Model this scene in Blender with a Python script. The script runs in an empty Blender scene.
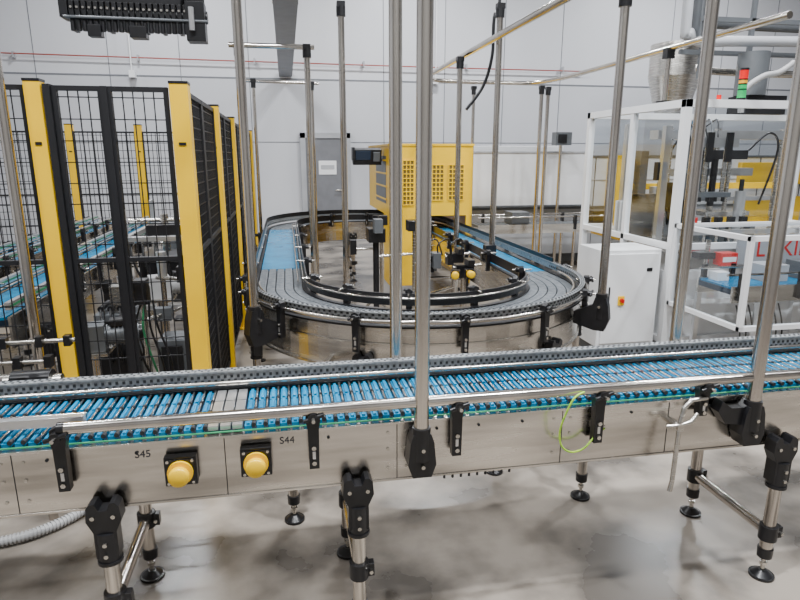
import bpy, math, random
from mathutils import Vector, Matrix
random.seed(7)
scene=bpy.context.scene
# ------------------------------------------------------------ materials
def nmat(name,col,metal=0.0,rough=0.5,col2=None,scale=8,bump=0.0,stretch=(1,1,1),rvar=0.0,detail=4,emit=0,lo=.35,hi=.65,alpha=None):
    m=bpy.data.materials.new(name); m.use_nodes=True
    nt=m.node_tree; N=nt.nodes; L=nt.links
    b=N['Principled BSDF']
    b.inputs['Base Color'].default_value=(*col,1); b.inputs['Metallic'].default_value=metal
    b.inputs['Roughness'].default_value=rough
    if emit:
        b.inputs['Emission Color'].default_value=(*col,1); b.inputs['Emission Strength'].default_value=emit
    if alpha is not None: b.inputs['Alpha'].default_value=alpha
    tc=N.new('ShaderNodeTexCoord'); mp=N.new('ShaderNodeMapping'); mp.inputs['Scale'].default_value=stretch
    L.new(tc.outputs['Object'],mp.inputs['Vector'])
    nz=N.new('ShaderNodeTexNoise'); nz.inputs['Scale'].default_value=scale; nz.inputs['Detail'].default_value=detail
    L.new(mp.outputs[0],nz.inputs['Vector'])
    cr=N.new('ShaderNodeValToRGB'); cr.color_ramp.elements[0].position=lo; cr.color_ramp.elements[1].position=hi
    c2=col2 or tuple(c*.88 for c in col)
    cr.color_ramp.elements[0].color=(*c2,1); cr.color_ramp.elements[1].color=(*col,1)
    L.new(nz.outputs['Fac'],cr.inputs[0]); L.new(cr.outputs[0],b.inputs['Base Color'])
    if rvar:
        mr=N.new('ShaderNodeMapRange'); mr.inputs['To Min'].default_value=max(0.02,rough-rvar); mr.inputs['To Max'].default_value=rough+rvar
        L.new(nz.outputs['Fac'],mr.inputs['Value']); L.new(mr.outputs[0],b.inputs['Roughness'])
    if bump:
        bp=N.new('ShaderNodeBump'); bp.inputs['Strength'].default_value=bump; bp.inputs['Distance'].default_value=.01
        L.new(nz.outputs['Fac'],bp.inputs['Height']); L.new(bp.outputs[0],b.inputs['Normal'])
    return m
STEEL=nmat('brushed_steel',(.68,.65,.60),1,.26,(.50,.48,.44),6,stretch=(1,1,12),rvar=.08)
PLATE=nmat('plate_steel',(.80,.76,.70),1,.25,(.50,.47,.43),3,stretch=(.6,1,6),rvar=.1,bump=.03)
POLE=nmat('tube_steel',(.70,.66,.60),1,.20,(.52,.48,.44),4,stretch=(1,1,.3),rvar=.05)
CHAIN=nmat('chain_grey',(.28,.30,.32),.45,.36,(.17,.19,.21),30)
GUIDE=nmat('guide_grey',(.31,.33,.34),.3,.4,(.20,.21,.22),60)
DARK=nmat('dark_gap',(.013,.015,.018),0,.6)
BLACK=nmat('black_plastic',(.010,.010,.012),0,.34,(.007,.007,.008),20)
BLACKM=nmat('black_wire',(.010,.010,.012),.1,.5)
BLUE=nmat('belt_blue',(.0,.23,.44),0,.26,(.0,.16,.33),9)
NAVY=nmat('belt_under',(.002,.02,.045),0,.5)
YEL=nmat('safety_yellow',(.95,.58,.0),0,.36,(.88,.52,.0),4)
YEL2=nmat('button_yellow',(1.0,.62,.0),0,.30)
GREEN=nmat('wear_green',(.02,.22,.09),0,.4)
GYW=nmat('earth_wire',(.55,.80,.05),0,.4,(.25,.6,.05),60)
WHITE=nmat('machine_white',(.86,.87,.88),0,.30,(.79,.80,.81),2)
LGREY=nmat('light_grey',(.42,.43,.45),0,.4,(.36,.37,.39),3)
MGREY=nmat('mid_grey',(.12,.13,.14),.2,.40)
ALU=nmat('aluminium',(.74,.74,.74),.85,.28)
RED=nmat('lamp_red',(.8,.005,.005),0,.3,emit=.25)
LGRN=nmat('lamp_green',(.005,.45,.12),0,.3,emit=.25)
ORG=nmat('lamp_amber',(.85,.40,.02),0,.3,emit=.2)
REDP=nmat('switch_red',(.65,.01,.008),0,.35)
DOORM=nmat('door_grey',(.17,.175,.19),0,.5)
INK=nmat('ink',(.03,.03,.04),0,.6)
HOSE=nmat('hose_grey',(.38,.38,.38),0,.5)
SCREEN=nmat('screen',(.02,.03,.05),0,.15)
TRAY=nmat('tray_grey',(.18,.19,.21),.5,.45)
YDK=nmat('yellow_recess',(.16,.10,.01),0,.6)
GL=bpy.data.materials.new('clear_panel'); GL.use_nodes=True
g=GL.node_tree; g.nodes.clear()
o=g.nodes.new('ShaderNodeOutputMaterial'); mx=g.nodes.new('ShaderNodeMixShader'); tr=g.nodes.new('ShaderNodeBsdfTransparent'); gs=g.nodes.new('ShaderNodeBsdfGlossy')
gs.inputs['Roughness'].default_value=.06; tr.inputs['Color'].default_value=(.88,.91,.93,1)
nz=g.nodes.new('ShaderNodeTexNoise'); nz.inputs['Scale'].default_value=2
mr=g.nodes.new('ShaderNodeMapRange'); mr.inputs['To Min'].default_value=.05; mr.inputs['To Max'].default_value=.15
g.links.new(nz.outputs['Fac'],mr.inputs['Value']); g.links.new(mr.outputs[0],mx.inputs[0]); g.links.new(tr.outputs[0],mx.inputs[1]); g.links.new(gs.outputs[0],mx.inputs[2]); g.links.new(mx.outputs[0],o.inputs[0])

# ------------------------------------------------------------ builder
class B:
    def __init__(s,name): s.name=name; s.v=[]; s.f=[]; s.m=[]; s.s=[]; s.mats=[]
    def mi(s,mat):
        if mat not in s.mats: s.mats.append(mat)
        return s.mats.index(mat)
    def add(s,vs,fs,mat,smooth=False):
        o=len(s.v); s.v+= [tuple(p) for p in vs]; k=s.mi(mat)
        for f in fs: s.f.append([i+o for i in f]); s.m.append(k); s.s.append(smooth)
    def box(s,c,d,mat,rot=None):
        x,y,z=d[0]/2,d[1]/2,d[2]/2
        vs=[Vector(p) for p in [(-x,-y,-z),(x,-y,-z),(x,y,-z),(-x,y,-z),(-x,-y,z),(x,-y,z),(x,y,z),(-x,y,z)]]
        if rot is not None: vs=[rot@p for p in vs]
        c=Vector(c)
        s.add([p+c for p in vs],[(0,3,2,1),(4,5,6,7),(0,1,5,4),(1,2,6,5),(2,3,7,6),(3,0,4,7)],mat)
    def bx(s,x0,x1,y0,y1,z0,z1,mat): s.box(((x0+x1)/2,(y0+y1)/2,(z0+z1)/2),(x1-x0,y1-y0,z1-z0),mat)
    def hexa(s,low,z0,z1,mat):
        vs=[(p[0],p[1],z0) for p in low]+[(p[0],p[1],z1) for p in low]
        s.add(vs,[(0,3,2,1),(4,5,6,7),(0,1,5,4),(1,2,6,5),(2,3,7,6),(3,0,4,7)],mat)
    def cyl(s,p0,p1,r,mat,n=16,r2=None):
        p0=Vector(p0);p1=Vector(p1); r2=r if r2 is None else r2
        t=(p1-p0).normalized(); u=t.orthogonal().normalized(); w=t.cross(u)
        a=[];b=[]
        for i in range(n):
            q=u*math.cos(2*math.pi*i/n)+w*math.sin(2*math.pi*i/n)
            a.append(p0+q*r); b.append(p1+q*r2)
        s.add(a+b,[(i,(i+1)%n,n+(i+1)%n,n+i) for i in range(n)],mat,True)
        s.add(a,[tuple(reversed(range(n)))],mat); s.add(b,[tuple(range(n))],mat)
    def tube(s,pts,r,mat,n=10):
        pts=[Vector(p) for p in pts]; rings=[]; u=None
        for i,p in enumerate(pts):
            t=(pts[min(i+1,len(pts)-1)]-pts[max(i-1,0)]).normalized()
            u=t.orthogonal().normalized() if u is None else (u-t*u.dot(t)).normalized()
            w=t.cross(u)
            rings.append([p+(u*math.cos(2*math.pi*k/n)+w*math.sin(2*math.pi*k/n))*r for k in range(n)])
        vs=[q for ring in rings for q in ring]; fs=[]
        for i in range(len(pts)-1):
            for k in range(n):
                fs.append((i*n+k,i*n+(k+1)%n,(i+1)*n+(k+1)%n,(i+1)*n+k))
        s.add(vs,fs,mat,True)
        s.add(rings[0],[tuple(reversed(range(n)))],mat); s.add(rings[-1],[tuple(range(n))],mat)
    def dome(s,c,r,axis,mat,n=16,k=5,h=None):
        c=Vector(c);t=Vector(axis).normalized();u=t.orthogonal().normalized();w=t.cross(u);h=h or r
        vs=[];fs=[]
        for j in range(k):
            a=math.pi/2*j/k
            for i in range(n):
                vs.append(c+t*h*math.sin(a)+(u*math.cos(2*math.pi*i/n)+w*math.sin(2*math.pi*i/n))*r*math.cos(a))
        vs.append(c+t*h)
        for j in range(k-1):
            for i in range(n): fs.append((j*n+i,j*n+(i+1)%n,(j+1)*n+(i+1)%n,(j+1)*n+i))
        for i in range(n): fs.append(((k-1)*n+i,(k-1)*n+(i+1)%n,k*n))
        s.add(vs,fs,mat,True)
    def prism(s,poly,y0,y1,mat,org=(0,0,0),ax=0):
        ox,oy,oz=org; c,sn=math.cos(ax),math.sin(ax); n=len(poly)
        def P(u,d,z): return (ox+u*c-d*sn,oy+u*sn+d*c,oz+z)
        vs=[P(u,y0,z) for u,z in poly]+[P(u,y1,z) for u,z in poly]
        fs=[tuple(range(n)),tuple(reversed(range(n,2*n)))]+[(i,n+i,n+(i+1)%n,(i+1)%n) for i in range(n)]
        s.add(vs,fs,mat)
    def build(s,bevel=0):
        me=bpy.data.meshes.new(s.name); me.from_pydata(s.v,[],s.f)
        for m in s.mats: me.materials.append(m)
        for i,p in enumerate(me.polygons): p.material_index=s.m[i]; p.use_smooth=s.s[i]
        me.validate(); me.update()
        ob=bpy.data.objects.new(s.name,me); scene.collection.objects.link(ob)
        if bevel:
            md=ob.modifiers.new('bevel','BEVEL'); md.width=bevel; md.segments=2; md.limit_method='ANGLE'; md.angle_limit=math.radians(50)
        return ob
def text(name,s,loc,size,rot,mat,parent=None):
    cu=bpy.data.curves.new(name,'FONT'); cu.body=s; cu.size=size; cu.extrude=.0006; cu.align_x='CENTER'; cu.align_y='CENTER'
    cu.materials.append(mat); ob=bpy.data.objects.new(name,cu); ob.location=loc; ob.rotation_euler=rot
    scene.collection.objects.link(ob)
    if parent: ob.parent=parent
    return ob
def smooth(pts,k=6):
    P=[Vector(p) for p in pts]; out=[]
    for i in range(len(P)-1):
        p0=P[max(i-1,0)];p1=P[i];p2=P[i+1];p3=P[min(i+2,len(P)-1)]
        for j in range(k):
            t=j/k; out.append(.5*((2*p1)+(p2-p0)*t+(2*p0-5*p1+4*p2-p3)*t*t+(3*p1-p0-3*p2+p3)*t**3))
    out.append(P[-1]); return out

# ------------------------------------------------------------ parts
def foot(b,x,y,z=.0,top=.16,r=.024):
    b.cyl((x,y,z),(x,y,z+.010),.047,BLACK,20); b.cyl((x,y,z+.010),(x,y,z+.03),.040,BLACK,20,.016)
    b.cyl((x,y,z+.03),(x,y,z+.10),.0085,STEEL,10); b.cyl((x,y,z+.055),(x,y,z+.067),.016,STEEL,6)
    b.cyl((x,y,z+.09),(x,y,z+.13),r*1.15,BLACK,16,r*1.2)
def collar(b,x,y,z,r=.033,h=.05,ang=0):
    b.cyl((x,y,z-h/2),(x,y,z+h/2),r,BLACK,16)
    c,s_=math.cos(ang),math.sin(ang); R=Matrix.Rotation(ang,3,'Z')
    b.box((x+c*r,y+s_*r,z),(.035,.03,h*.8),BLACK,R); b.cyl((x+c*(r+.005)-s_*.02,y+s_*(r+.005)+c*.02,z),(x+c*(r+.005)+s_*.03,y+s_*(r+.005)-c*.03,z),.007,STEEL,8)
def leg(b,x,y,ztop,ang=0,bottom=0):
    foot(b,x,y,bottom,bottom+.14)
    b.cyl((x,y,bottom+.12),(x,y,ztop-.12),.024,POLE,18)
    poly=[(-.048,.0),(-.052,-.045),(-.034,-.085),(-.034,-.175),(.034,-.175),(.034,-.085),(.052,-.045),(.048,.0),(.036,.014),(.022,.014),(.012,-.010),(-.012,-.010),(-.022,.014),(-.036,.014)]
    b.prism(poly,-.022,.03,BLACK,(x,y,ztop),ang)
    b.cyl((x,y,ztop-.19),(x,y,ztop-.09),.034,BLACK,18)
    b.cyl((x,y,ztop-.198),(x,y,ztop-.187),.038,BLACK,18)
    c,s_=math.cos(ang),math.sin(ang)
    for u,z in ((-.03,-.03),(.03,-.03),(0,-.12),(0,-.16)):
        d0,d1=(-.030,.0) if z>-.1 else (-.041,-.03)
        b.cyl((x+u*c-d0*s_,y+u*s_+d0*c,ztop+z),(x+u*c-d1*s_,y+u*s_+d1*c,ztop+z),.007,STEEL,8)
def rail_clamp(b,x,y,z,ang=0,L=.16):
    c,s_=math.cos(ang),math.sin(ang)
    def P(u,d,zz): return (x+u*c-d*s_,y+u*s_+d*c,zz)
    b.prism([(-.016,-L),(.016,-L),(.018,-.05),(.024,-.02),(.02,.012),(0,.022),(-.02,.012),(-.024,-.02),(-.018,-.05)],-.016,.016,BLACK,(x,y,z),ang)
    b.cyl(P(0,-.06,z-.005),P(0,.07,z-.005),.006,STEEL,10)
    b.cyl(P(0,-.04,z-.005),P(0,-.014,z-.005),.017,BLACK,12)
    b.cyl(P(-.03,-.034,z-.013),P(.034,-.034,z+.006),.0075,BLACK,8)
    b.cyl(P(0,-.024,z-L*.6),P(0,-.014,z-L*.6),.008,STEEL,6)
    b.cyl(P(0,-.024,z-L*.88),P(0,-.014,z-L*.88),.008,STEEL,6)
    b.box(P(0,.0,z-L*.74),(.010,.036,.026),ALU,Matrix.Rotation(ang,3,'Z'))
def estop(name,x,y,z,ang=0,r=.029,box=.098):
    b=B(name); c,s_=math.cos(ang),math.sin(ang); R=Matrix.Rotation(ang,3,'Z')
    def P(u,d,zz): return (x+u*c-d*s_,y+u*s_+d*c,z+zz)
    b.box(P(0,-.022,0),(box,.028,box),BLACK,R)
    b.box(P(0,-.038,0),(box*.86,.006,box*.86),BLACK,R)
    for u in (-1,1):
        for w in (-1,1): b.cyl(P(u*box*.38,-.044,w*box*.38),P(u*box*.38,-.036,w*box*.38),.005,STEEL,8)
    b.cyl(P(0,-.05,0),P(0,-.04,0),box*.40,YEL2,24)
    b.cyl(P(0,-.066,0),P(0,-.05,0),r*.75,YEL2,24)
    b.cyl(P(0,-.078,0),P(0,-.066,0),r*1.1,YEL2,24); b.dome(P(0,-.078,0),r*1.1,(s_,-c,0),YEL2,24,5,.012)
    return b.build(.002)

# ------------------------------------------------------------ room
FLOORM=nmat('concrete_floor',(.33,.29,.245),0,.30,(.105,.092,.078),1.9,bump=.04,rvar=.14,detail=7,lo=.40,hi=.58)  # dark noise colour: floor stains, plus soft shadow patches painted into the blotches
b=B('floor'); b.bx(-7,13,-3,12.0,-.1,0,FLOORM); floor=b.build()
WALLM=nmat('wall_panel',(.57,.58,.61),0,.45,(.52,.53,.56),.5)
WALLU=nmat('wall_panel_upper',(.64,.65,.68),0,.45,(.60,.61,.64),.5)
CEIL=nmat('ceiling_paint',(.24,.25,.27),0,.7)
SEAM=nmat('panel_seam',(.18,.19,.21),0,.6)
b=B('wall_back'); b.bx(-7,13,12,12.15,0,3.05,WALLM); b.bx(-7,13,12,12.15,3.05,6.2,WALLU); b.build()
b=B('trim_1')
b.bx(-7,13,11.992,12.0,3.03,3.055,SEAM); b.bx(-7,.27,11.994,12.0,1.9,1.912,SEAM); b.bx(1.25,13,11.994,12.0,1.9,1.912,SEAM)
for x in (-5.4,-4.2,-3.0,-1.8,-.6,1.9,3.1,4.3,5.5,6.7,7.9,9.1,10.3,11.5): b.bx(x,x+.012,11.994,12.0,0,6.2,SEAM)
b.build()
b=B('wall_left'); b.bx(-7.15,-7,-3,12,0,6.2,WALLM); b.build()
b=B('wall_right'); b.bx(13,13.15,-3,12,0,6.2,WALLM); b.build()
b=B('wall_front'); b.bx(-7,13,-3.15,-3,0,6.2,nmat('wall_front_paint',(.24,.235,.23),0,.6)); b.build()
b=B('ceiling'); b.bx(-7,13,-3,12,6.2,6.3,CEIL); b.build()
b=B('door_1')
b.bx(.28,.38,11.93,11.99,0,2.08,LGREY); b.bx(1.14,1.24,11.93,11.99,0,2.08,LGREY); b.bx(.28,1.24,11.93,11.99,1.98,2.08,LGREY)
b.bx(.38,1.14,11.95,11.985,0.005,1.98,DOORM); b.bx(.62,.96,11.94,11.95,1.30,1.56,WHITE); b.bx(.66,.92,11.936,11.94,1.40,1.48,LGREY)
b.cyl((1.05,11.90,1.0),(1.05,11.95,1.0),.02,STEEL); b.cyl((.93,11.90,1.0),(1.06,11.90,1.0),.012,STEEL)
b.build(.003)
b=B('wall_conduit')
b.tube([(-5,11.9,3.35),(-1,11.9,3.32),(3,11.9,3.3),(6,11.9,3.3)],.012,nmat('conduit_red',(.36,.08,.06),0,.5),8)
for x in (-4.5,-2.5,-.5,1.5,3.5,5.5): b.bx(x,x+.03,11.89,11.99,3.28,3.38,LGREY)
for x in (-2.6,2.9): b.cyl((x,11.88,3.0),(x,11.88,4.6),.012,WHITE,8); b.bx(x-.05,x+.05,11.86,11.99,3.0,3.12,WHITE)
b.build()

# ------------------------------------------------------------ front conveyor
X0,X1=-2.3,3.0
b=B('slat_conveyor')
yf,yr=1.845,2.225
b.bx(X0,X1,yf,yf+.012,.567,.775,PLATE); b.bx(X0,X1,yf-.006,yf+.02,.770,.778,PLATE); b.bx(X0,X1,yf-.004,yf+.03,.560,.568,PLATE)
b.bx(X0,X1,yr-.012,yr,.567,.80,PLATE); b.bx(X0,X1,yf+.02,yr-.02,.74,.778,NAVY)
b.bx(X0,X1,yf+.012,yr-.012,.60,.61,STEEL)
b.bx(X0,X1,yf+.004,yf+.012,.784,.788,GREEN)
x=X0
while x<X1-.03:
    metal = -.29<x<-.18
    for (a0,a1) in ((yf+.022,yf+.135),(yf+.143,yf+.225),(yf+.233,yr-.05)):
        if metal: b.bx(x+.002,x+.034,a0,a1,.787,.803,ALU)
        else:
            b.bx(x+.003,x+.026,a0,a1,.778,.795,BLUE); b.bx(x+.009,x+.020,a0+.004,a1-.004,.795,.803,BLUE)
    if not metal:
        b.cyl((x+.0322,yf+.016,.801),(x+.0322,yr-.05,.801),.0042,STEEL,8)
        b.cyl((x+.0322,yf+.012,.801),(x+.0322,yf+.030,.801),.0078,DARK,8)
        b.cyl((x+.0322,yf+.134,.801),(x+.0322,yf+.144,.801),.0075,DARK,8)
        b.cyl((x+.0322,yf+.224,.801),(x+.0322,yf+.234,.801),.0075,DARK,8)
    x+=.038
b.bx(X0+.9,X1,yr-.04,yr+.012,.785,.806,BLACK)
b.bx(X0+.9,X1,yr-.002,yr+.008,.806,.858,GUIDE); b.bx(X0+.9,X1,yr-.006,yr+.030,.854,.862,GUIDE)
x=X0+.92
while x<X1:
    b.bx(x,x+.010,yr-.0045,yr-.001,.818,.829,DARK); b.bx(x+.011,x+.021,yr-.0045,yr-.001,.834,.845,DARK)
    b.bx(x,x+.009,yr+.0,yr+.010,.8615,.8635,DARK); b.bx(x+.012,x+.021,yr+.014,yr+.024,.8615,.8635,DARK)
    x+=.024
b.cyl((X0+.9,yr-.045,.828),(X1,yr-.045,.828),.009,POLE,12)
b.bx(-1.40,-.98,yr+.035,yr+.045,.80,.85,STEEL)
b.cyl((-.68,1.80,.862),(X1,1.80,.862),.0185,POLE,20); b.cyl((-.70,1.80,.862),(-.68,1.80,.862),.020,BLACK,16)
b.cyl((X0,1.93,.845),(-.66,1.93,.845),.011,POLE,12); b.bx(X0,-.66,1.90,1.925,.825,.855,ALU)
for sx in (-1.25,-.86,-.235,.33,.93,1.35,2.2):
    b.bx(sx,sx+.003,yf-.0015,yf+.001,.567,.772,DARK)
for sx in (-.86,.93,2.2,.33):
    for dx in (-.03,.033):
        for zz in (.61,.68,.74): b.cyl((sx+dx,yf-.004,zz),(sx+dx,yf+.002,zz),.0055,STEEL,8)
for bx_ in (-.76,-.5,.10,.47,.62,.78,1.2,1.52,1.95,2.1):
    b.cyl((bx_,yf-.004,.742),(bx_,yf+.002,.742),.005,DARK,8)
for k in range(9): b.cyl((.50+k*.03,yf-.001,.550),(.50+k*.03,yf-.001,.562),.005,BLACK,6)
for cx in (-.705,.05,.53,1.05,1.46,2.35): rail_clamp(b,cx,1.815,.845,0,.19 if cx<1.4 else .12)
for cx in (-.55,.75,1.30,2.0): rail_clamp(b,cx,yr+.022,.80,math.pi,.14)
for lx in (-.60,.19,1.82):
    leg(b,lx,1.80,.600); leg(b,lx,2.245,.60,math.pi)
    zc=.20 if lx>1 else .26
    b.cyl((lx,1.80,zc),(lx,2.245,zc),.021,POLE,16); collar(b,lx,1.80,zc,.034,.06); collar(b,lx,2.245,zc,.034,.06)
for px in (.405,1.66):
    for yy,a in ((1.795,0),(2.275,math.pi)):
        b.prism([(-.040,.0),(-.048,-.08),(-.032,-.125),(.032,-.125),(.048,-.08),(.040,.0),(.03,.03),(-.03,.03)],-.022,.045,BLACK,(px,yy,.725),a)
        b.cyl((px,yy,.66),(px,yy,.775),.031,BLACK,18)
        sg=-1 if a==0 else 1
        for dz in (-.02,-.08): b.cyl((px,yy+sg*.038,.725+dz),(px,yy+sg*.02,.725+dz),.007,STEEL,8)
b.prism([(-.07,.02),(-.085,-.02),(-.05,-.07),(.02,-.08),(.05,-.05),(.05,.01),(.02,-.01),(-.03,-.01)],-.015,.03,BLACK,(1.60,1.805,.76),0)
b.tube([(1.46,1.79,.80),(1.40,1.79,.795),(1.37,1.785,.77),(1.355,1.78,.72),(1.345,1.77,.62),(1.335,1.76,.50),(1.325,1.755,.46)],.0085,STEEL,10)
b.tube([(1.31,1.79,.70),(1.355,1.78,.705),(1.40,1.78,.715),(1.43,1.79,.74)],.008,STEEL,10)
b.cyl((1.355,1.77,.70),(1.355,1.85,.70),.014,STEEL,12)
front=b.build(.0012)
text('label_s45','S45',(-.483,yf-.001,.735),.034,(math.pi/2,0,0),INK,front)
text('label_s44','S44',(-.035,yf-.001,.742),.034,(math.pi/2,0,0),INK,front)
estop('emergency_stop_button',-.367,yf,.684); estop('emergency_stop_button',-.135,yf,.692)
b=B('grounding_wire')
ctl=[(.97,1.775,.865),(.93,1.765,.85),(.905,1.77,.79),(.895,1.785,.72),(.905,1.785,.665),(.945,1.79,.635),(1.0,1.80,.64),(1.045,1.81,.68),(1.085,1.82,.70)]
b.tube(smooth(ctl),.0035,GYW,8); b.cyl((1.085,1.82,.70),(1.085,1.843,.70),.008,STEEL,8); b.build()

# ------------------------------------------------------------ loop conveyor
CX,YA,YB,R=.84,3.95,7.25,.915
LA=math.pi*R; LS=YB-YA; TOT=2*LA+2*LS
def F(s):
    s%=TOT
    if s<LA:
        a=math.pi+s/R; return CX+R*math.cos(a),YA+R*math.sin(a),math.cos(a),math.sin(a),'arc'
    s-=LA
    if s<LS: return CX+R,YA+s,1,0,('str' if s>.25 else 'arc')
    s-=LS
    if s<LA:
        a=s/R; return CX+R*math.cos(a),YB+R*math.sin(a),math.cos(a),math.sin(a),'arc'
    s-=LA; return CX-R,YB-s,-1,0,('str' if s<LS-.72 else 'arc')
def at(s,o): x,y,nx,ny,_=F(s); return (x+nx*o,y+ny*o)
def sweep(b,o0,o1,z0,z1,mat,s0=0,s1=None,step=.06):
    s1=TOT if s1 is None else s1; n=max(2,int((s1-s0)/step)); closed=abs((s1-s0)-TOT)<1e-6
    vs=[]
    for i in range(n if closed else n+1):
        s=s0+(s1-s0)*i/n; a=at(s,o0);c=at(s,o1)
        vs+=[(*a,z0),(*c,z0),(*c,z1),(*a,z1)]
    m=len(vs)//4; fs=[]
    for i in range(m if closed else m-1):
        j=(i+1)%m
        for k in range(4): fs.append((i*4+k,i*4+(k+1)%4,j*4+(k+1)%4,j*4+k))
    b.add(vs,fs,mat,False)
b=B('loop_conveyor')
sweep(b,-.15,.15,.74,.782,DARK)
sweep(b,.155,.168,.56,.80,PLATE); sweep(b,-.168,-.155,.56,.80,PLATE); sweep(b,.155,.178,.548,.562,STEEL); sweep(b,.168,.176,.70,.708,STEEL)
sweep(b,.150,.200,.795,.806,BLACK); sweep(b,-.185,-.150,.795,.806,BLACK)
sweep(b,-.178,-.168,.825,.895,BLACK)
sweep(b,.172,.182,.825,.872,GUIDE); sweep(b,.168,.196,.870,.877,GUIDE)
sweep(b,.172,.180,.877,.93,BLACK,LA+LS+.3,TOT); sweep(b,.172,.180,.877,.91,BLACK,LA+.2,LA+LS+.3)
s=0
while s<TOT-.02:
    k=F(s+.01)[4]; isblue=(k=='str')
    if isblue:
        b.hexa([at(s+.002,-.145),at(s+.026,-.145),at(s+.026,.145),at(s+.002,.145)],.784,.80,BLUE)
    else:
        for j in range(5):
            o0=-.147+j*.0595; d=.0 if j%2 else .013
            b.hexa([at(s+.002+d,o0),at(s+.021+d,o0),at(s+.021+d,o0+.052),at(s+.002+d,o0+.052)],.784,.80,CHAIN)
    if k=='arc' :
        a=at(s,.182);c=at(s+.012,.182);e=at(s+.012,.185);f=at(s,.185)
        b.hexa([a,c,e,f],.836,.847,DARK); a=at(s+.014,.182);c=at(s+.026,.182);e=at(s+.026,.185);f=at(s+.014,.185); b.hexa([a,c,e,f],.853,.864,DARK)
        a=at(s,.172);c=at(s+.012,.172);e=at(s+.012,.182);f=at(s,.182); b.hexa([a,c,e,f],.8765,.879,DARK)
        a=at(s+.014,.184);c=at(s+.026,.184);e=at(s+.026,.193);f=at(s+.014,.193); b.hexa([a,c,e,f],.8765,.879,DARK)
        a=at(s,.169);c=at(s+.012,.169);e=at(s+.012,.1735);f=at(s,.1735); b.hexa([a,c,e,f],.836,.850,DARK)
    s+=.029
def tubeo(b,o,z,r,mat,s0,s1,n=None):
    n=n or int((s1-s0)/.08); b.tube([(*at(s0+(s1-s0)*i/n,o),z) for i in range(n+1)],r,mat,10)
tubeo(b,.215,.835,.012,POLE,-.6,LA+.8); tubeo(b,.13,.845,.008,POLE,0,LA); tubeo(b,-.12,.845,.008,POLE,LA,TOT); tubeo(b,-.155,.87,.006,POLE,0,TOT)
for s in (.25,.60,1.0,1.45,1.85,2.25,2.6,LA+.1,LA+.6,LA+1.3,LA+2.3,TOT-.1,TOT-.7,TOT-1.5,TOT-2.4):
    x,y,nx,ny,_=F(s); ang=math.atan2(ny,nx)+math.pi/2
    rail_clamp(b,x+nx*.225,y+ny*.225,.86,ang,.19)
for s in (.2,.7,1.2,1.7,2.2,2.7,LA+.6,LA+1.2,LA+1.8,LA+2.6,TOT-.5,TOT-1.2,TOT-2,TOT-2.8,LA+LS+.6,LA+LS+1.2,LA+LS+1.8):
    x,y,nx,ny,_=F(s); ang=math.atan2(ny,nx)+math.pi/2+math.pi
    rail_clamp(b,x-nx*.195,y-ny*.195,.90,ang,.15)
for s in (.28,1.02,1.95,2.68,LA+1.2,LA+2.8,LA+LS+LA*.5,TOT-.9,TOT-2.6):
    x,y,nx,ny,_=F(s); ang=math.atan2(ny,nx)+math.pi/2
    leg(b,x+nx*.205,y+ny*.205,.64,ang); leg(b,x-nx*.205,y-ny*.205,.64,ang+math.pi)
    b.cyl((x+nx*.205,y+ny*.205,.25),(x-nx*.205,y-ny*.205,.25),.02,POLE,14)
    collar(b,x+nx*.205,y+ny*.205,.25); collar(b,x-nx*.205,y-ny*.205,.25)
for (x,y,tx,ty) in ((-.03,2.53,.2,3.08),(1.37,2.47,1.3,2.96),(1.03,2.78,1.0,2.86)):
    foot(b,x,y,0,.17); b.cyl((x,y,.12),(x,y,.56),.024,POLE,16); collar(b,x,y,.24,.034,.07,.5); b.cyl((x,y,.54),(tx,ty,.60),.02,POLE,12); collar(b,x,y,.55,.034,.06)
b.build(.001)

# ------------------------------------------------------------ pole frame
b=B('tubular_support_frame'); r=.0245
def pole(x,y,z0,z1,cap=True,rr=r):
    b.cyl((x,y,z0),(x,y,z1),rr,POLE,20)
    if cap: b.cyl((x,y,z1-.06),(x,y,z1+.01),rr*1.4,BLACK,16); b.box((x,y,z1+.02),(.06,.06,.04),BLACK)
for x in (.405,1.66):
    pole(x,1.795,.68,2.95); pole(x,2.275,.68,2.95); b.cyl((x,1.7,2.97),(x,3.2,2.97),r,POLE,16)
for (x,y,z) in ((-.20,3.20,2.95),(1.78,3.14,2.47)):
    pole(x,y,.66,z)
    d=Vector((CX-x,YA-y,0)).normalized(); ang=math.atan2(d.y,d.x)
    b.prism([(-.045,0),(-.055,-.08),(-.03,-.15),(.03,-.15),(.15,-.12),(.15,-.05),(.045,0),(.03,.05),(-.03,.05)],-.028,.028,BLACK,(x,y,.80),ang); b.cyl((x,y,.72),(x,y,.87),.034,BLACK,16)
    b.cyl((x-d.y*.06,y+d.x*.06,.80),(x+d.y*.06,y-d.x*.06,.80),.008,STEEL,8)
pole(.44,4.74,0,2.70); pole(1.66,4.75,.86,2.74)
b.box((1.64,4.75,.88),(.09,.08,.10),BLACK); b.box((1.60,4.75,.84),(.06,.05,.06),BLACK)
pole(.20,5.15,0,2.47); pole(-.33,5.15,0,2.47); b.cyl((-.40,5.15,2.49),(.26,5.15,2.49),.02,POLE,14)
pole(-.33,7.45,0,2.47,rr=.02); pole(.34,7.6,0,2.47,rr=.02); b.cyl((-.42,7.5,2.49),(.42,7.6,2.49),.018,POLE,14)
pole(1.55,5.45,0,2.46); pole(2.30,7.45,0,2.44,rr=.02)
b.cyl((1.60,3.0,2.52),(1.60,6.9,2.52),.026,POLE,16)
pole(3.14,7.35,0,2.45,rr=.024); pole(3.27,7.45,0,2.45,rr=.024)
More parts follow.
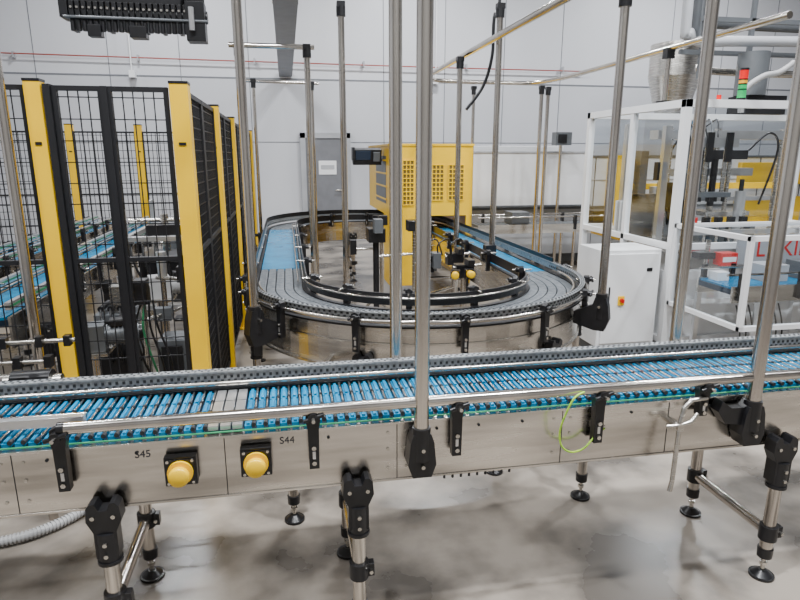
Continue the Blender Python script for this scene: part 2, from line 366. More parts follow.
b.tube(smooth([(1.62,6.9,2.52),(1.70,7.2,2.52),(1.95,7.35,2.52),(2.6,7.4,2.52),(3.0,7.35,2.52),(3.14,7.0,2.52),(3.18,6.4,2.52),(3.18,3.6,2.52)],5),.024,POLE,12)
b.cyl((3.18,4.85,2.09),(3.18,4.85,2.5),.022,POLE,14); b.box((3.18,4.85,2.48),(.07,.07,.08),BLACK); b.box((3.18,4.85,2.095),(.09,.09,.02),BLACK)
pole(-1.235,3.08,0,2.9)
b.cyl((.20,5.15,.5),(-.33,5.15,.5),.015,POLE,10)
b.build()

# ------------------------------------------------------------ fences
def fpost(b,x,y,w,z1=1.985):
    b.bx(x-w/2,x+w/2,y-w/2,y+w/2,0.01,z1,YEL); b.bx(x-w/2-.002,x+w/2+.002,y-w/2-.002,y+w/2+.002,z1,z1+.012,BLACK); b.bx(x-w,x+w,y-w,y+w,0,.012,YEL)
    for z in (.4,1.7): b.bx(x-w*.2,x+w*.2,y-w/2-.004,y-w/2,z,z+.014,BLACK)
def panelX(b,x0,x1,y,z0=.12,z1=1.97,w=.0046,p=.042,q=.10,fr=.02):
    b.bx(x0,x0+fr,y-.015,y+.015,z0,z1,BLACKM); b.bx(x1-fr,x1,y-.015,y+.015,z0,z1,BLACKM)
    for z in (z0,z1-.022,1.13): b.bx(x0,x1,y-.0145,y+.0145,z,z+.022,BLACKM)
    n=max(2,int((x1-x0-2*fr)/p))
    for i in range(1,n): x=x0+fr+(x1-x0-2*fr)*i/n; b.bx(x-w/2,x+w/2,y-w/2,y+w/2,z0,z1,BLACKM)
    z=z0+q
    while z<z1: b.bx(x0,x1,y-w/2,y+w/2,z-w/2,z+w/2,BLACKM); z+=q
def panelY(b,y0,y1,x,z0=.12,z1=1.97,w=.0062,p=.036,q=.06,fr=.028):
    b.bx(x-.015,x+.015,y0,y0+fr,z0,z1,BLACKM); b.bx(x-.015,x+.015,y1-fr,y1,z0,z1,BLACKM)
    for z in (z0,z1-.025,1.13): b.bx(x-.0145,x+.0145,y0,y1,z,z+.025,BLACKM)
    n=int((y1-y0-2*fr)/p)
    for i in range(1,n): y=y0+fr+(y1-y0-2*fr)*i/n; b.bx(x-w/2,x+w/2,y-w/2,y+w/2,z0,z1,BLACKM)
    z=z0+q
    while z<z1: b.bx(x-w/2,x+w/2,y0,y1,z-w/2,z+w/2,BLACKM); z+=q
b=B('safety_fence')
for x,w in ((-1.135,.07),(-.49,.085),(-2.4,.07)): fpost(b,x,3.2,w)
b.bx(-1.092,-1.062,3.17,3.23,.05,1.975,BLACKM)
panelX(b,-1.059,-.84,3.2,w=.005); panelX(b,-.82,-.545,3.2,w=.005); panelX(b,-1.78,-1.175,3.2); panelX(b,-2.36,-1.80,3.2)
b.bx(-.845,-.815,3.175,3.225,.0,1.97,BLACKM)
ys=[3.2,4.55,5.9,7.3,8.9]
for y in ys[1:]: fpost(b,-.49,y,.085)
for a0,a1 in zip(ys,ys[1:]): panelY(b,a0+.06,(a0+a1)/2-.005,-.49); panelY(b,(a0+a1)/2+.005,a1-.05,-.49)
b.build()
b=B('safety_fence')
for x in (-1.94,-2.8,-3.9,-5.0): fpost(b,x,8.9,.09,2.05)
xs=[-.55,-1.9,-2.76,-3.86,-4.96]
for a0,a1 in zip(xs,xs[1:]): panelX(b,a1,a0-.08,8.9,w=.007,p=.05)
b.build()

# ------------------------------------------------------------ conveyors behind fence
def sideconv(x,y0,y1,z,w=.34,name='belt_conveyor'):
    b=B(name)
    b.bx(x-w/2,x+w/2,y0,y1,z-.05,z-.008,NAVY)
    for sx in (-1,1):
        xx=x+sx*(w/2+.008); b.bx(xx-.007,xx+.007,y0,y1,z-.17,z+.005,PLATE)
        b.bx(xx-.014,xx+.014,y0,y1,z+.045,z+.085,ALU); b.bx(xx-.015,xx+.015,y0,y1,z+.058,z+.070,GREEN)
        b.cyl((xx-sx*.06,y0,z+.05),(xx-sx*.06,y1,z+.05),.008,POLE,8)
        y=y0+.2
        while y<y1:
            rail_clamp(b,xx+sx*.03,y,z+.07,sx*math.pi/2,.17); y+=.45
    y=y0
    while y<y1-.03: b.bx(x-w/2+.01,x+w/2-.01,y,y+.024,z-.01,z+.006,BLUE); y+=.032
    y=y0+.35
    while y<y1:
        for sx in (-1,1): leg(b,x+sx*(w/2+.05),y,z-.14,sx*math.pi/2)
        b.cyl((x-w/2-.05,y,.25),(x+w/2+.05,y,.25),.02,POLE,12); y+=1.3
    return b.build()
sideconv(-1.66,3.45,8.4,.80,.30); sideconv(-2.30,3.45,8.4,.82,.26)
def gearmotor(x,y,z,ang=0,base=True,C=MGREY):
    b=B('gear_motor'); R_=Matrix.Rotation(ang,3,'Z'); d=R_@Vector((1,0,0)); c=Vector((x,y,z))
    b.box(c,(.14,.14,.16),C,R_); b.cyl(c+d*.07,c+d*.26,.058,C,20)
    for k in range(8): b.cyl(c+d*(.08+k*.022),c+d*(.086+k*.022),.068,C,20)
    b.cyl(c+d*.26,c+d*.30,.054,BLACK,20); b.box(c+d*.15+Vector((0,0,.082)),(.10,.08,.04),BLACK,R_)
    b.cyl(c-d*.07,c-d*.12,.05,STEEL,16); b.cyl(c-d*.12,c-d*.17,.018,STEEL,12)
    if base:
        b.box((x,y,z-.09),(.2,.2,.02),STEEL); b.cyl((x,y,.02),(x,y,z-.09),.03,POLE,14); b.box((x,y,.01),(.2,.2,.02),BLACK)
    return b.build(.003)
gearmotor(-1.20,3.78,.58,.2,C=MGREY); gearmotor(-.95,4.55,.72,.3,C=HOSE); gearmotor(-1.1,6.35,.80,0); gearmotor(-.95,7.2,.8,0)
b=B('transfer_machine')
for x in (-1.25,-.72):
    for y in (4.95,6.0): b.bx(x-.02,x+.02,y-.02,y+.02,0,1.25,ALU)
for z in (.45,1.0):
    for y in (4.95,6.0): b.bx(-1.25,-.72,y-.02,y+.02,z,z+.04,ALU)
    for x in (-1.25,-.72): b.bx(x-.02,x+.02,4.95,6.0,z,z+.04,ALU)
b.bx(-1.23,-.74,4.97,5.98,.48,.50,PLATE); b.bx(-1.2,-.85,5.1,5.5,.50,.86,BLACK); b.bx(-1.1,-.85,5.6,5.8,.50,.92,MGREY)
b.cyl((-.98,5.1,.9),(-.98,5.1,1.2),.03,STEEL); b.bx(-1.1,-.82,5.0,5.2,1.04,1.12,BLACK); b.cyl((-1.25,5.1,1.15),(-.72,5.1,1.15),.016,STEEL)
for k in range(5): b.tube(smooth([(-1.2+k*.08,5.05,1.05),(-1.22+k*.09,4.95,.9),(-1.15+k*.07,4.93,.7),(-1.1+k*.05,5.05,.55)]),.010,BLACK,6)
b.build(.002)
b=B('valve_cabinet')
b.bx(-1.30,-1.02,4.15,4.4,.0,.62,MGREY); b.bx(-1.28,-1.04,4.13,4.15,.1,.58,BLACK); b.bx(-1.2,-1.1,4.2,4.3,.62,.8,STEEL)
for k in range(4):
    b.cyl((-1.25+k*.06,4.15,.66),(-1.25+k*.06,4.35,.66),.02,BLACK,10)
    b.tube(smooth([(-1.25+k*.06,4.15,.66),(-1.22+k*.06,4.05,.6),(-1.2+k*.07,4.08,.4),(-1.2+k*.06,4.12,.3)]),.008,BLACK,6)
b.build(.003)
b=B('pneumatic_station')
for (x,y) in ((-.84,3.55),(-.66,3.95),(-.82,4.05)):
    b.cyl((x,y,0),(x,y,.95),.016,POLE,10); b.box((x,y,.01),(.09,.09,.02),BLACK)
b.cyl((-.86,3.55,.72),(-.64,3.95,.72),.012,STEEL,8); b.cyl((-.86,4.05,.88),(-.62,3.95,.88),.012,STEEL,8)
b.box((-.84,3.55,.90),(.07,.09,.14),BLACK); b.box((-.66,3.95,.92),(.10,.08,.10),BLACK); b.box((-.77,3.72,.72),(.10,.06,.08),MGREY); b.cyl((-.82,4.05,.88),(-.82,4.05,1.05),.03,ALU,12)
b.box((-.72,3.75,.45),(.16,.22,.24),MGREY); b.box((-.72,3.63,.45),(.12,.02,.18),BLACK); b.cyl((-.72,3.75,0),(-.72,3.75,.34),.02,POLE,10)
for k in range(4): b.tube(smooth([(-.84+k*.02,3.53,.85),(-.88+k*.04,3.50,.7),(-.86+k*.05,3.52,.5),(-.80+k*.03,3.56,.3)]),.007,(BLACK,GREEN,BLACK,BLACK)[k],6)
b.build(.002)
b=B('drive_station')
b.bx(-1.75,-1.35,2.62,2.95,.35,.62,MGREY); b.bx(-1.70,-1.40,2.64,2.9,.62,.66,STEEL)
for x in (-1.72,-1.38):
    for y in (2.65,2.92): b.cyl((x,y,0),(x,y,.36),.02,POLE,12)
b.cyl((-1.22,2.75,.68),(-1.06,2.75,.68),.052,BLACK,18); b.cyl((-1.35,2.75,.68),(-1.22,2.75,.68),.04,STEEL,18); b.cyl((-1.06,2.75,.68),(-1.02,2.75,.68),.03,STEEL,18)
b.bx(-1.42,-1.34,2.68,2.82,.60,.78,BLACK); b.cyl((-1.4,2.66,.80),(-1.02,2.66,.80),.010,STEEL,10); b.cyl((-1.4,2.9,.82),(-1.0,2.9,.82),.010,STEEL,10)
b.cyl((-1.14,2.75,0),(-1.14,2.75,.63),.02,POLE,12); b.box((-1.14,2.75,.62),(.06,.08,.04),BLACK)
b.cyl((-1.38,2.66,.6),(-1.38,2.66,.81),.012,STEEL,8); b.cyl((-1.38,2.9,.6),(-1.38,2.9,.83),.012,STEEL,8)
for x in (-1.3,-1.15,-1.03): b.box((x,2.66,.80),(.03,.04,.05),BLACK); b.box((x,2.9,.82),(.03,.04,.05),BLACK)
b.build(.002)
b=B('corrugated_hose')
pts=smooth([(-2.1,2.52,.03),(-1.6,2.52,.03),(-1.35,2.54,.03),(-1.15,2.60,.03),(-1.0,2.75,.03),(-.90,3.0,.03)],14)
b.tube(pts,.018,HOSE,12)
for p,q in zip(pts,pts[1:]): 
    t=(q-p).normalized(); b.cyl(p-t*.004,p+t*.004,.023,HOSE,12)
b.build()

# ------------------------------------------------------------ overhead
b=B('cable_tray'); x=.06
b.bx(x-.12,x-.11,3.5,11.98,3.08,3.16,TRAY); b.bx(x+.11,x+.12,3.5,11.98,3.08,3.16,TRAY); b.bx(x-.12,x+.12,3.5,11.98,3.075,3.085,TRAY)
for k in range(4): b.cyl((x-.07+k*.045,3.5,3.10),(x-.07+k*.045,11.98,3.10),.014,BLACK,8)
for y in (4,6.5,9,11.5): b.cyl((x-.12,y,3.1),(x-.12,y,6.2),.008,STEEL,6); b.cyl((x+.12,y,3.1),(x+.12,y,6.2),.008,STEEL,6)
b.build()
b=B('overhead_gripper_unit')
b.bx(-1.32,-.50,4.45,4.62,2.60,2.72,BLACK); b.bx(-1.34,-.48,4.42,4.44,2.60,2.66,BLACK)
k=-1.30; i=0
while k<-.52:
    b.bx(k,k+.026,4.40,4.50,2.44-.015*(i%3==0),2.60,BLACK); b.cyl((k+.013,4.40,2.42),(k+.013,4.40,2.48),.014,BLACK,8); b.cyl((k+.013,4.39,2.56),(k+.013,4.41,2.56),.008,STEEL,6); k+=.036; i+=1
b.cyl((-1.33,4.47,2.54),(-.47,4.47,2.54),.04,BLACK,14); b.cyl((-1.33,4.38,2.50),(-.46,4.38,2.50),.010,MGREY,10)
b.bx(-.95,-.85,4.38,4.48,2.39,2.46,BLACK); b.bx(-.60,-.48,4.38,4.5,2.38,2.62,BLACK); b.bx(-1.2,-1.12,4.38,4.46,2.39,2.46,BLACK); b.bx(-1.36,-1.31,4.4,4.55,2.5,2.7,BLACK)
b.cyl((-.56,4.36,2.44),(-.56,4.36,2.58),.018,ALU,10)
b.bx(-1.12,-.98,4.5,4.6,2.7,6.19,MGREY); b.bx(-.72,-.62,4.5,4.6,2.7,6.19,MGREY)
b.tube(smooth([(-.62,4.42,2.6),(-.58,4.35,2.7),(-.50,4.4,2.85),(-.45,4.5,3.2),(-.62,4.5,3.4)]),.012,BLACK,8)
b.build(.003)
b=B('hanging_cable')
b.tube(smooth([(1.95,5.3,6.19),(1.86,5.3,3.2),(1.80,5.3,2.8),(1.80,5.32,2.5),(1.74,5.36,2.25),(1.60,5.40,2.05)]),.014,BLACK,8)
b.build()

# ------------------------------------------------------------ yellow guarded cell over the loop
b=B('guarded_machine_cell')
x0,x1,y0,y1,zb,zt=1.15,2.13,6.85,8.58,.97,1.76
b.bx(x0,x1,y0,y0+.03,zb,zt,YEL); b.bx(x0,x0+.03,y0,y1,zb,zt,YEL); b.bx(x1-.03,x1,y0,y1,zb,zt,YEL); b.bx(x0,x1,y1-.03,y1,zb,zt,YEL); b.bx(x0-.01,x1+.01,y0-.01,y1+.01,zt,zt+.025,YEL)
b.bx(x0,1.50,y0,y0+.03,.15,zb,YEL); b.bx(x0,x0+.03,y0,7.3,.15,zb,YEL)
b.bx(2.06,x1,y0,y0+.03,.15,zb,YEL); b.bx(x1-.03,x1,y0,y1,.15,zb,YEL)
for (x,y) in ((1.18,6.88),(1.47,6.88),(2.09,6.88),(2.10,8.5)): b.bx(x-.025,x+.025,y-.02,y+.02,0,.16,MGREY)
for (a0,a1,z0,z1) in ((1.30,1.43,1.10,1.60),(1.60,1.78,1.15,1.55),(1.84,2.02,1.15,1.55)):
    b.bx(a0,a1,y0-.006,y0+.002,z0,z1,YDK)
    n=max(3,int((a1-a0)/.04))
    for i in range(n+1): x=a0+(a1-a0)*i/n; b.bx(x-.006,x+.006,y0-.012,y0-.004,z0,z1,YEL)
    n=int((z1-z0)/.05)
    for i in range(n+1): z=z0+(z1-z0)*i/n; b.bx(a0,a1,y0-.013,y0-.004,z-.006,z+.006,YEL)
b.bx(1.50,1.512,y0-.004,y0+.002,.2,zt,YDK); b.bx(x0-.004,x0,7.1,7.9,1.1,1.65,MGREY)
for z in (1.15,1.3,1.45,1.6): b.bx(x0-.010,x0-.003,7.05,7.95,z-.01,z+.01,YEL)
b.bx(1.515,1.53,y0-.03,y0-.004,1.2,1.34,BLACK)
b.build(.003)
b=B('injection_molding_machine')
b.bx(2.25,9.6,8.8,10.1,.15,1.66,WHITE); b.bx(2.25,9.6,8.78,10.12,1.62,1.66,MGREY); b.bx(2.25,9.6,8.79,8.80,.15,.85,LGREY); b.bx(2.3,9.5,8.9,10.0,0,.15,MGREY)
b.bx(2.25,9.6,8.77,8.79,.85,.89,MGREY); b.bx(2.25,9.6,8.78,8.79,1.28,1.295,LGREY)
b.bx(2.40,4.55,8.62,8.80,.92,1.70,WHITE); b.bx(2.38,4.57,8.60,8.80,.90,.93,MGREY); b.bx(2.38,4.57,8.60,8.80,1.69,1.72,LGREY)
for x in (4.7,5.4,6.1,6.8,7.6,8.4): b.bx(x,x+.012,8.785,8.81,.2,1.62,MGREY)
b.bx(4.9,5.45,8.70,8.80,.4,1.66,YEL); b.bx(7.2,8.4,8.70,8.80,1.2,1.55,YEL); b.bx(7.2,8.4,8.70,8.80,.55,1.0,YEL)
b.bx(5.6,7.0,9.0,9.9,1.66,2.3,LGREY); b.bx(2.6,4.3,9.1,9.9,1.66,1.80,WHITE)
b.cyl((6.3,9.4,2.3),(6.3,9.4,2.9),.25,STEEL,24,.4); b.cyl((6.3,9.4,2.9),(6.3,9.4,3.4),.4,STEEL,24)
b.build(.006)
b=B('operator_panel')
Rt=Matrix.Rotation(.2,3,'X')
b.box((.95,7.3,1.645),(.34,.12,.18),BLACK,Rt); b.box((.90,7.235,1.655),(.18,.01,.11),SCREEN,Rt); b.box((1.06,7.235,1.64),(.08,.02,.11),MGREY,Rt)
b.bx(.77,.80,7.22,7.36,1.60,1.75,BLACK); b.cyl((1.10,7.33,1.62),(1.135,7.33,1.62),.03,MGREY)
b.build(.004)
b=B('camera_box'); b.bx(3.78,4.02,8.25,8.4,1.80,1.98,MGREY); b.bx(3.81,3.94,8.235,8.25,1.83,1.95,BLACK); b.cyl((3.9,8.35,0),(3.9,8.35,1.8),.025,POLE,14); b.bx(3.8,4.0,8.25,8.45,0,.015,BLACK); b.build(.004)
b=B('roller_conveyor')
for y in (7.75,8.15): b.bx(2.5,5.2,y-.01,y+.01,.62,.74,PLATE); b.cyl((2.5,y,.84),(5.2,y,.84),.012,POLE,10)
x=2.54
while x<5.2: b.cyl((x,7.75,.72),(x,8.15,.72),.018,MGREY,10); x+=.06
for x in (2.7,3.9,5.0):
    for y in (7.75,8.15): b.cyl((x,y,0),(x,y,.64),.022,POLE,12); b.bx(x-.015,x+.015,y-.03,y+.03,.66,.86,BLACK)
b.bx(3.0,3.25,7.8,8.1,.745,.90,MGREY); b.bx(4.2,4.5,7.8,8.1,.745,.90,BLACK)
b.build()

# ------------------------------------------------------------ devices inside loop
b=B('labelling_station')
b.bx(.70,.95,5.55,5.85,0,.02,MGREY); b.cyl((.82,5.7,.02),(.82,5.7,1.10),.03,BLACK,16); b.bx(.74,.90,5.6,5.8,.85,.98,BLACK); b.bx(.78,.86,5.5,5.62,.95,1.08,MGREY)
b.cyl((.82,5.7,.7),(1.2,5.7,.72),.014,STEEL,10); b.cyl((1.2,5.7,.0),(1.2,5.7,1.05),.022,STEEL,14); b.bx(1.12,1.3,5.6,5.75,.95,1.05,BLACK)
b.cyl((.6,5.7,.78),(.82,5.7,.78),.012,STEEL,10); b.box((.6,5.7,.80),(.06,.06,.14),BLACK); b.cyl((.95,6.2,0),(.95,6.2,1.0),.02,POLE,12); b.box((.95,6.2,1.0),(.12,.1,.1),BLACK)
b.cyl((.82,5.7,.30),(.60,5.9,.02),.014,STEEL,8); b.cyl((.82,5.7,.30),(1.04,5.9,.02),.014,STEEL,8)
b.build(.003)
b=B('product_stopper')
for (x,y) in ((1.30,4.35),(1.38,4.9),(1.05,4.6)):
    b.cyl((x,y,0),(x,y,.80),.022,POLE,14); b.box((x,y,.01),(.12,.12,.02),BLACK); b.box((x,y,.80),(.14,.10,.10),BLACK); b.box((x+.03,y-.05,.87),(.05,.12,.05),BLACK); b.cyl((x-.08,y,.82),(x+.14,y,.84),.012,STEEL,10)
b.cyl((1.05,4.6,.55),(1.38,4.9,.55),.016,POLE,10); b.cyl((1.30,4.35,.55),(1.05,4.6,.55),.016,POLE,10)
b.box((1.12,4.5,.86),(.06,.10,.12),MGREY)
for k in range(3): b.tube(smooth([(1.05+k*.1,4.5,.85),(1.02+k*.1,4.45,.98),(1.12+k*.1,4.5,1.02),(1.2+k*.08,4.62,.88)]),.007,BLACK,6)
b.build(.003)
estop('emergency_stop_button',1.20,4.22,.80,-.3,.026,.07); estop('emergency_stop_button',1.30,4.24,.80,.1,.026,.07)

# ------------------------------------------------------------ control cabinet + packaging machine
b=B('control_cabinet')
b.bx(2.50,3.03,4.45,4.85,.08,.90,WHITE); b.bx(2.53,3.00,4.435,4.45,.11,.87,WHITE); b.bx(2.52,3.01,4.47,4.83,0,.08,MGREY)
b.bx(2.66,2.715,4.42,4.436,.44,.52,YEL2); b.cyl((2.687,4.40,.485),(2.687,4.42,.485),.018,REDP,16); b.box((2.687,4.39,.485),(.012,.02,.034),REDP)
b.bx(2.57,2.58,4.42,4.436,.45,.6,BLACK); b.bx(2.90,2.95,4.428,4.436,.72,.75,BLACK)
b.build(.004)
b=B('packaging_machine')
MX0,MX1,MY0,MY1,MZ=3.10,5.6,4.42,5.95,2.05
def fbar(p0,p1,w=.05,mat=WHITE):
    x0,x1=sorted((p0[0],p1[0]));y0,y1=sorted((p0[1],p1[1]));z0,z1=sorted((p0[2],p1[2])); h=w/2
    b.bx(x0-h,x1+h,y0-h,y1+h,z0-h,z1+h,mat)
for x in (MX0,4.35,MX1):
    for y in (MY0,MY1): fbar((x,y,.03),(x,y,MZ),.06)
fbar((MX0,5.15,.03),(MX0,5.15,MZ),.05)
for z in (.12,.92,MZ):
    for y in (MY0,MY1): fbar((MX0,y,z),(MX1,y,z),.06 if z>2 else .05)
    for x in (MX0,MX1): fbar((x,MY0,z),(x,MY1,z),.06 if z>2 else .05)
b.bx(MX0+.02,MX1,MY0+.02,MY1-.02,.12,.70,WHITE)
b.bx(MX0+.02,MX1,MY0+.02,MY1-.02,.86,.90,PLATE)
def pane(x0,x1,y0,y1,z0,z1):
    if abs(x1-x0)<1e-6: b.add([(x0,y0,z0),(x0,y1,z0),(x0,y1,z1),(x0,y0,z1)],[(0,1,2,3)],GL)
    elif abs(y1-y0)<1e-6: b.add([(x0,y0,z0),(x1,y0,z0),(x1,y0,z1),(x0,y0,z1)],[(0,1,2,3)],GL)
    else: b.add([(x0,y0,z0),(x1,y0,z0),(x1,y1,z0),(x0,y1,z0)],[(0,1,2,3)],GL)
pane(MX0,MX0,MY0+.02,5.13,.95,MZ-.02); pane(MX0,MX0,5.17,MY1-.02,.95,MZ-.02); pane(MX0+.02,4.33,MY0,MY0,1.13,MZ-.02); pane(4.37,MX1-.02,MY0,MY0,1.13,MZ-.02); pane(MX0+.02,MX1-.02,MY1,MY1,.95,MZ-.02)
b.bx(MX0-.04,MX0-.02,4.66,4.72,1.45,1.6,BLACK)
for x in (3.5,4.0,4.7): b.cyl((x,5.2,.9),(x,5.2,1.9),.03,STEEL,14)
b.bx(3.35,5.2,5.15,5.28,1.80,1.88,ALU); b.bx(3.4,4.3,5.05,5.15,1.47,1.54,ALU); b.bx(3.6,3.76,4.95,5.1,1.25,1.75,MGREY); b.bx(3.65,4.1,4.9,5.0,1.62,1.70,BLACK)
b.cyl((3.85,5.0,1.2),(3.85,5.0,1.62),.03,BLACK,14); b.cyl((4.0,5.0,1.1),(4.0,5.0,1.62),.02,STEEL,12); b.bx(3.7,4.15,4.85,5.15,1.12,1.16,PLATE)
b.bx(3.25,3.31,5.5,5.56,.9,1.95,ALU); b.bx(3.3,5.2,5.6,5.66,1.32,1.38,YEL); b.bx(3.42,3.50,5.5,5.7,1.0,1.7,MGREY); b.bx(3.16,3.22,4.75,4.8,.92,1.9,ALU)
b.bx(3.3,3.42,4.9,5.02,1.2,1.42,BLACK); b.bx(3.25,3.6,4.85,4.9,1.50,1.54,ALU); b.cyl((3.36,4.96,1.42),(3.36,4.96,1.8),.018,STEEL,10); b.cyl((3.28,4.9,.9),(3.28,4.9,1.5),.016,STEEL,10)
b.bx(3.6,3.9,5.3,5.6,.9,1.35,LGREY); b.bx(3.62,3.88,5.28,5.30,1.0,1.28,BLACK); b.cyl((3.95,4.75,.9),(3.95,4.75,1.35),.045,ALU,14); b.cyl((3.95,4.75,1.35),(3.95,4.75,1.45),.02,BLACK,10)
b.bx(3.30,3.50,5.62,5.72,.95,1.62,YEL); b.bx(4.05,4.75,5.3,5.36,1.0,1.06,YEL); b.bx(4.05,4.75,5.3,5.36,1.22,1.26,LGREY)
for k in range(7): b.bx(3.22,3.46,5.30+.04*k,5.32+.04*k,.92,1.22,LGREY if k%2 else WHITE)
b.bx(3.20,3.48,5.24,5.27,.90,1.30,PLATE)
b.bx(3.40,3.75,4.60,4.66,1.72,1.80,ALU); b.bx(3.44,3.50,4.58,4.60,1.60,1.84,BLACK); b.bx(3.62,3.68,4.58,4.60,1.60,1.84,BLACK); b.cyl((3.47,4.62,1.35),(3.47,4.62,1.72),.018,STEEL,10); b.cyl((3.65,4.62,1.35),(3.65,4.62,1.72),.018,STEEL,10); b.bx(3.42,3.70,4.56,4.68,1.31,1.35,MGREY)
for k in range(4): b.cyl((3.45+k*.075,4.62,1.27),(3.45+k*.075,4.62,1.31),.016,BLACK,10)
for k in range(5): b.tube(smooth([(3.42+k*.05,4.7,1.80),(3.38+k*.07,4.78,1.95),(3.48+k*.06,4.95,1.93),(3.6+k*.03,5.1,1.86)]),.007,(BLACK,BLUE,BLACK,MGREY,BLACK)[k],6)
b.tube(smooth([(3.6,5.0,1.7),(3.5,4.95,1.85),(3.4,5.0,1.7),(3.4,5.1,1.4),(3.5,5.1,1.1)]),.010,BLACK,8)
b.tube(smooth([(4.1,4.9,1.7),(4.25,4.85,1.85),(4.4,4.9,1.7),(4.45,5.1,1.2)]),.010,BLACK,8)
for k in range(6): b.bx(3.55+k*.1,3.60+k*.1,4.7,4.95,.9,1.0+.02*(k%3),MGREY)
for k in range(6): b.cyl((3.25+k*.12,4.56,.9),(3.25+k*.12,4.56,1.10+.05*(k%3)),.012,STEEL,8); b.box((3.25+k*.12,4.56,1.12),(.05,.05,.05),REDP if k==1 else BLACK)
b.bx(3.2,4.6,4.50,4.53,1.0,1.04,ALU); b.cyl((4.45,4.8,.9),(4.45,4.8,1.3),.05,MGREY,14)
LX0,LX1,LY0,LY1,LZ0,LZ1=3.10,4.9,3.57,4.40,.46,1.10
for y in (LY0,LY1-.02):
    for x in (LX0,LX1): fbar((x,y,LZ0),(x,y,LZ1),.035)
    for z in (LZ0,LZ1): fbar((LX0,y,z),(LX1,y,z),.035)
for x in (LX0,LX1):
    for z in (LZ0,LZ1): fbar((x,LY0,z),(x,LY1-.02,z),.035)
pane(LX0,LX0,LY0+.01,LY1-.03,LZ0+.01,LZ1-.01); pane(LX0+.01,LX1-.01,LY0,LY0,LZ0+.01,LZ1-.01); pane(LX0+.01,LX1-.01,LY0+.01,LY1-.03,LZ1,LZ1)
for x in (3.3,4.7): 
    for y in (3.65,4.3): b.bx(x-.02,x+.02,y-.02,y+.02,0,.62,ALU)
b.bx(3.16,4.85,3.75,3.77,.60,.72,PLATE); b.bx(3.16,4.85,4.13,4.15,.60,.72,PLATE); b.bx(3.16,4.85,3.77,4.13,.66,.70,NAVY)
b.cyl((3.14,3.80,.80),(4.85,3.80,.80),.010,POLE,10); b.cyl((3.14,4.1,.80),(4.85,4.1,.80),.010,POLE,10)
for x in (3.2,3.45,3.7): b.bx(x,x+.03,3.72,3.76,.62,.82,BLACK); b.bx(x,x+.03,4.13,4.17,.62,.82,BLACK)
x=3.17
while x<4.8: b.bx(x,x+.026,3.78,4.12,.70,.715,BLUE); x+=.038
b.bx(3.55,3.75,3.9,4.1,.715,.84,LGREY); b.bx(3.9,4.1,3.9,4.1,.715,.85,MGREY); b.cyl((3.3,4.25,.62),(3.3,4.25,1.0),.02,STEEL,10); b.bx(3.2,3.34,4.2,4.3,.85,.9,BLACK)
b.bx(3.36,3.50,4.15,4.25,.80,.90,REDP); b.bx(3.37,3.49,4.148,4.15,.83,.87,WHITE); b.bx(3.22,3.32,4.0,4.1,.715,.78,WHITE)
b.bx(3.60,4.5,4.28,4.30,.78,1.02,LGREY)
for k in range(8):
    x=3.16+.05*k; b.tube(smooth([(x,3.70,.60),(x+.02,3.66,.45),(x+.05,3.68,.30-.01*(k%3)),(x+.1,3.75,.28)]),.006,BLACK,6)
pm=b.build(.003)
text('sign_text','L SKIP',(4.02,4.278,.90),.19,(math.pi/2,0,0),REDP,pm)
b=B('signal_tower'); sx,sy=3.60,4.46
b.cyl((sx,sy,2.083),(sx,sy,2.10),.035,BLACK); b.cyl((sx,sy,2.10),(sx,sy,2.20),.032,LGRN); b.cyl((sx,sy,2.16),(sx,sy,2.168),.034,BLACK); b.cyl((sx,sy,2.20),(sx,sy,2.21),.034,BLACK); b.cyl((sx,sy,2.21),(sx,sy,2.235),.032,ORG); b.cyl((sx,sy,2.235),(sx,sy,2.245),.034,BLACK); b.cyl((sx,sy,2.245),(sx,sy,2.31),.032,RED); b.cyl((sx,sy,2.31),(sx,sy,2.325),.034,BLACK)
b.cyl((sx-.2,sy,2.083),(sx-.2,sy,2.12),.018,RED,12)
b.build()
b=B('overhead_pipes')
b.tube(smooth([(4.3,6.3,6.19),(4.3,6.3,3.2),(4.35,6.3,2.95),(4.55,6.3,2.85),(5.0,6.3,2.88),(8,6.3,2.95)],8),.055,LGREY,16)
b.tube(smooth([(4.75,6.6,6.19),(4.75,6.6,2.9),(4.8,6.6,2.7),(5.0,6.6,2.6),(8,6.6,2.6)],8),.04,STEEL,14)
b.tube(smooth([(5.0,7,6.19),(5.0,7,3.4),(5.1,7,3.25),(5.4,7,3.2),(9,7,3.2)],8),.06,MGREY,14)
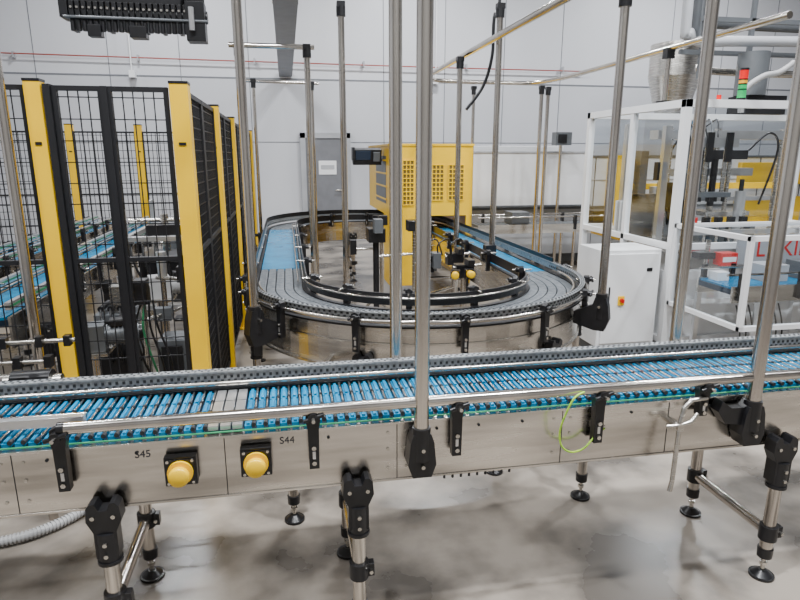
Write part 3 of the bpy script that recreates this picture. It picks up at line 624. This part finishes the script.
b.tube(smooth([(5.25,5.8,2.6),(5.1,5.8,2.5),(4.9,5.8,2.45),(4.7,5.8,2.3),(4.7,5.8,2.09)],8),.03,HOSE,12)
b.bx(4.4,4.42,6.2,6.4,2.9,6.19,MGREY)
for z in (2.75,3.1,3.5): b.bx(4.35,6,6.42,6.46,z,z+.05,MGREY)
for x in (4.6,5.2): b.bx(x,x+.05,6.42,6.46,2.5,6.19,MGREY)
b.cyl((5.1,6.2,2.3),(5.1,6.2,2.75),.16,MGREY,20); b.bx(5.0,5.5,6.1,6.4,2.1,2.3,BLACK)
b.build()

# ------------------------------------------------------------ lights / world
w=bpy.data.worlds.new('world'); scene.world=w; w.use_nodes=True
w.node_tree.nodes['Background'].inputs[0].default_value=(.86,.93,1,1); w.node_tree.nodes['Background'].inputs[1].default_value=.3
def area(name,loc,sx,sy,p,col=(.95,.97,1)):
    l=bpy.data.lights.new(name,'AREA'); l.shape='RECTANGLE'; l.size=sx; l.size_y=sy; l.energy=p*.74; l.color=col
    o=bpy.data.objects.new(name,l); o.location=loc; scene.collection.objects.link(o)
hb=B('ceiling_light_fixture')
for i,(x,y,p) in enumerate(((-2.8,.3,220),(-.3,1.1,440),(2.3,.9,440),(5.2,.8,240),(-2.5,5,240),(1.1,4.9,260),(5,5,400),(-2,9.6,270),(2.5,9.6,330),(7.5,9.6,330))):
    area('ceiling_lamp_%d'%i,(x,y,5.7),.3 if y<2 else .8,.18,p)
    hb.bx(x-.42,x+.42,y-.13,y+.13,5.72,5.80,WHITE)
    for dx in (-.3,.3): hb.cyl((x+dx,y,5.8),(x+dx,y,6.2),.006,STEEL,6)
hb.build()
# ------------------------------------------------------------ camera
a=math.radians(10.5);p=math.radians(13.5)
cam=bpy.data.cameras.new('camera'); co=bpy.data.objects.new('camera',cam); scene.collection.objects.link(co)
co.location=(0,0,1.65); co.rotation_euler=(math.pi/2-p,0,-a); cam.sensor_width=36; cam.lens=27.0; cam.clip_start=.05
scene.camera=co
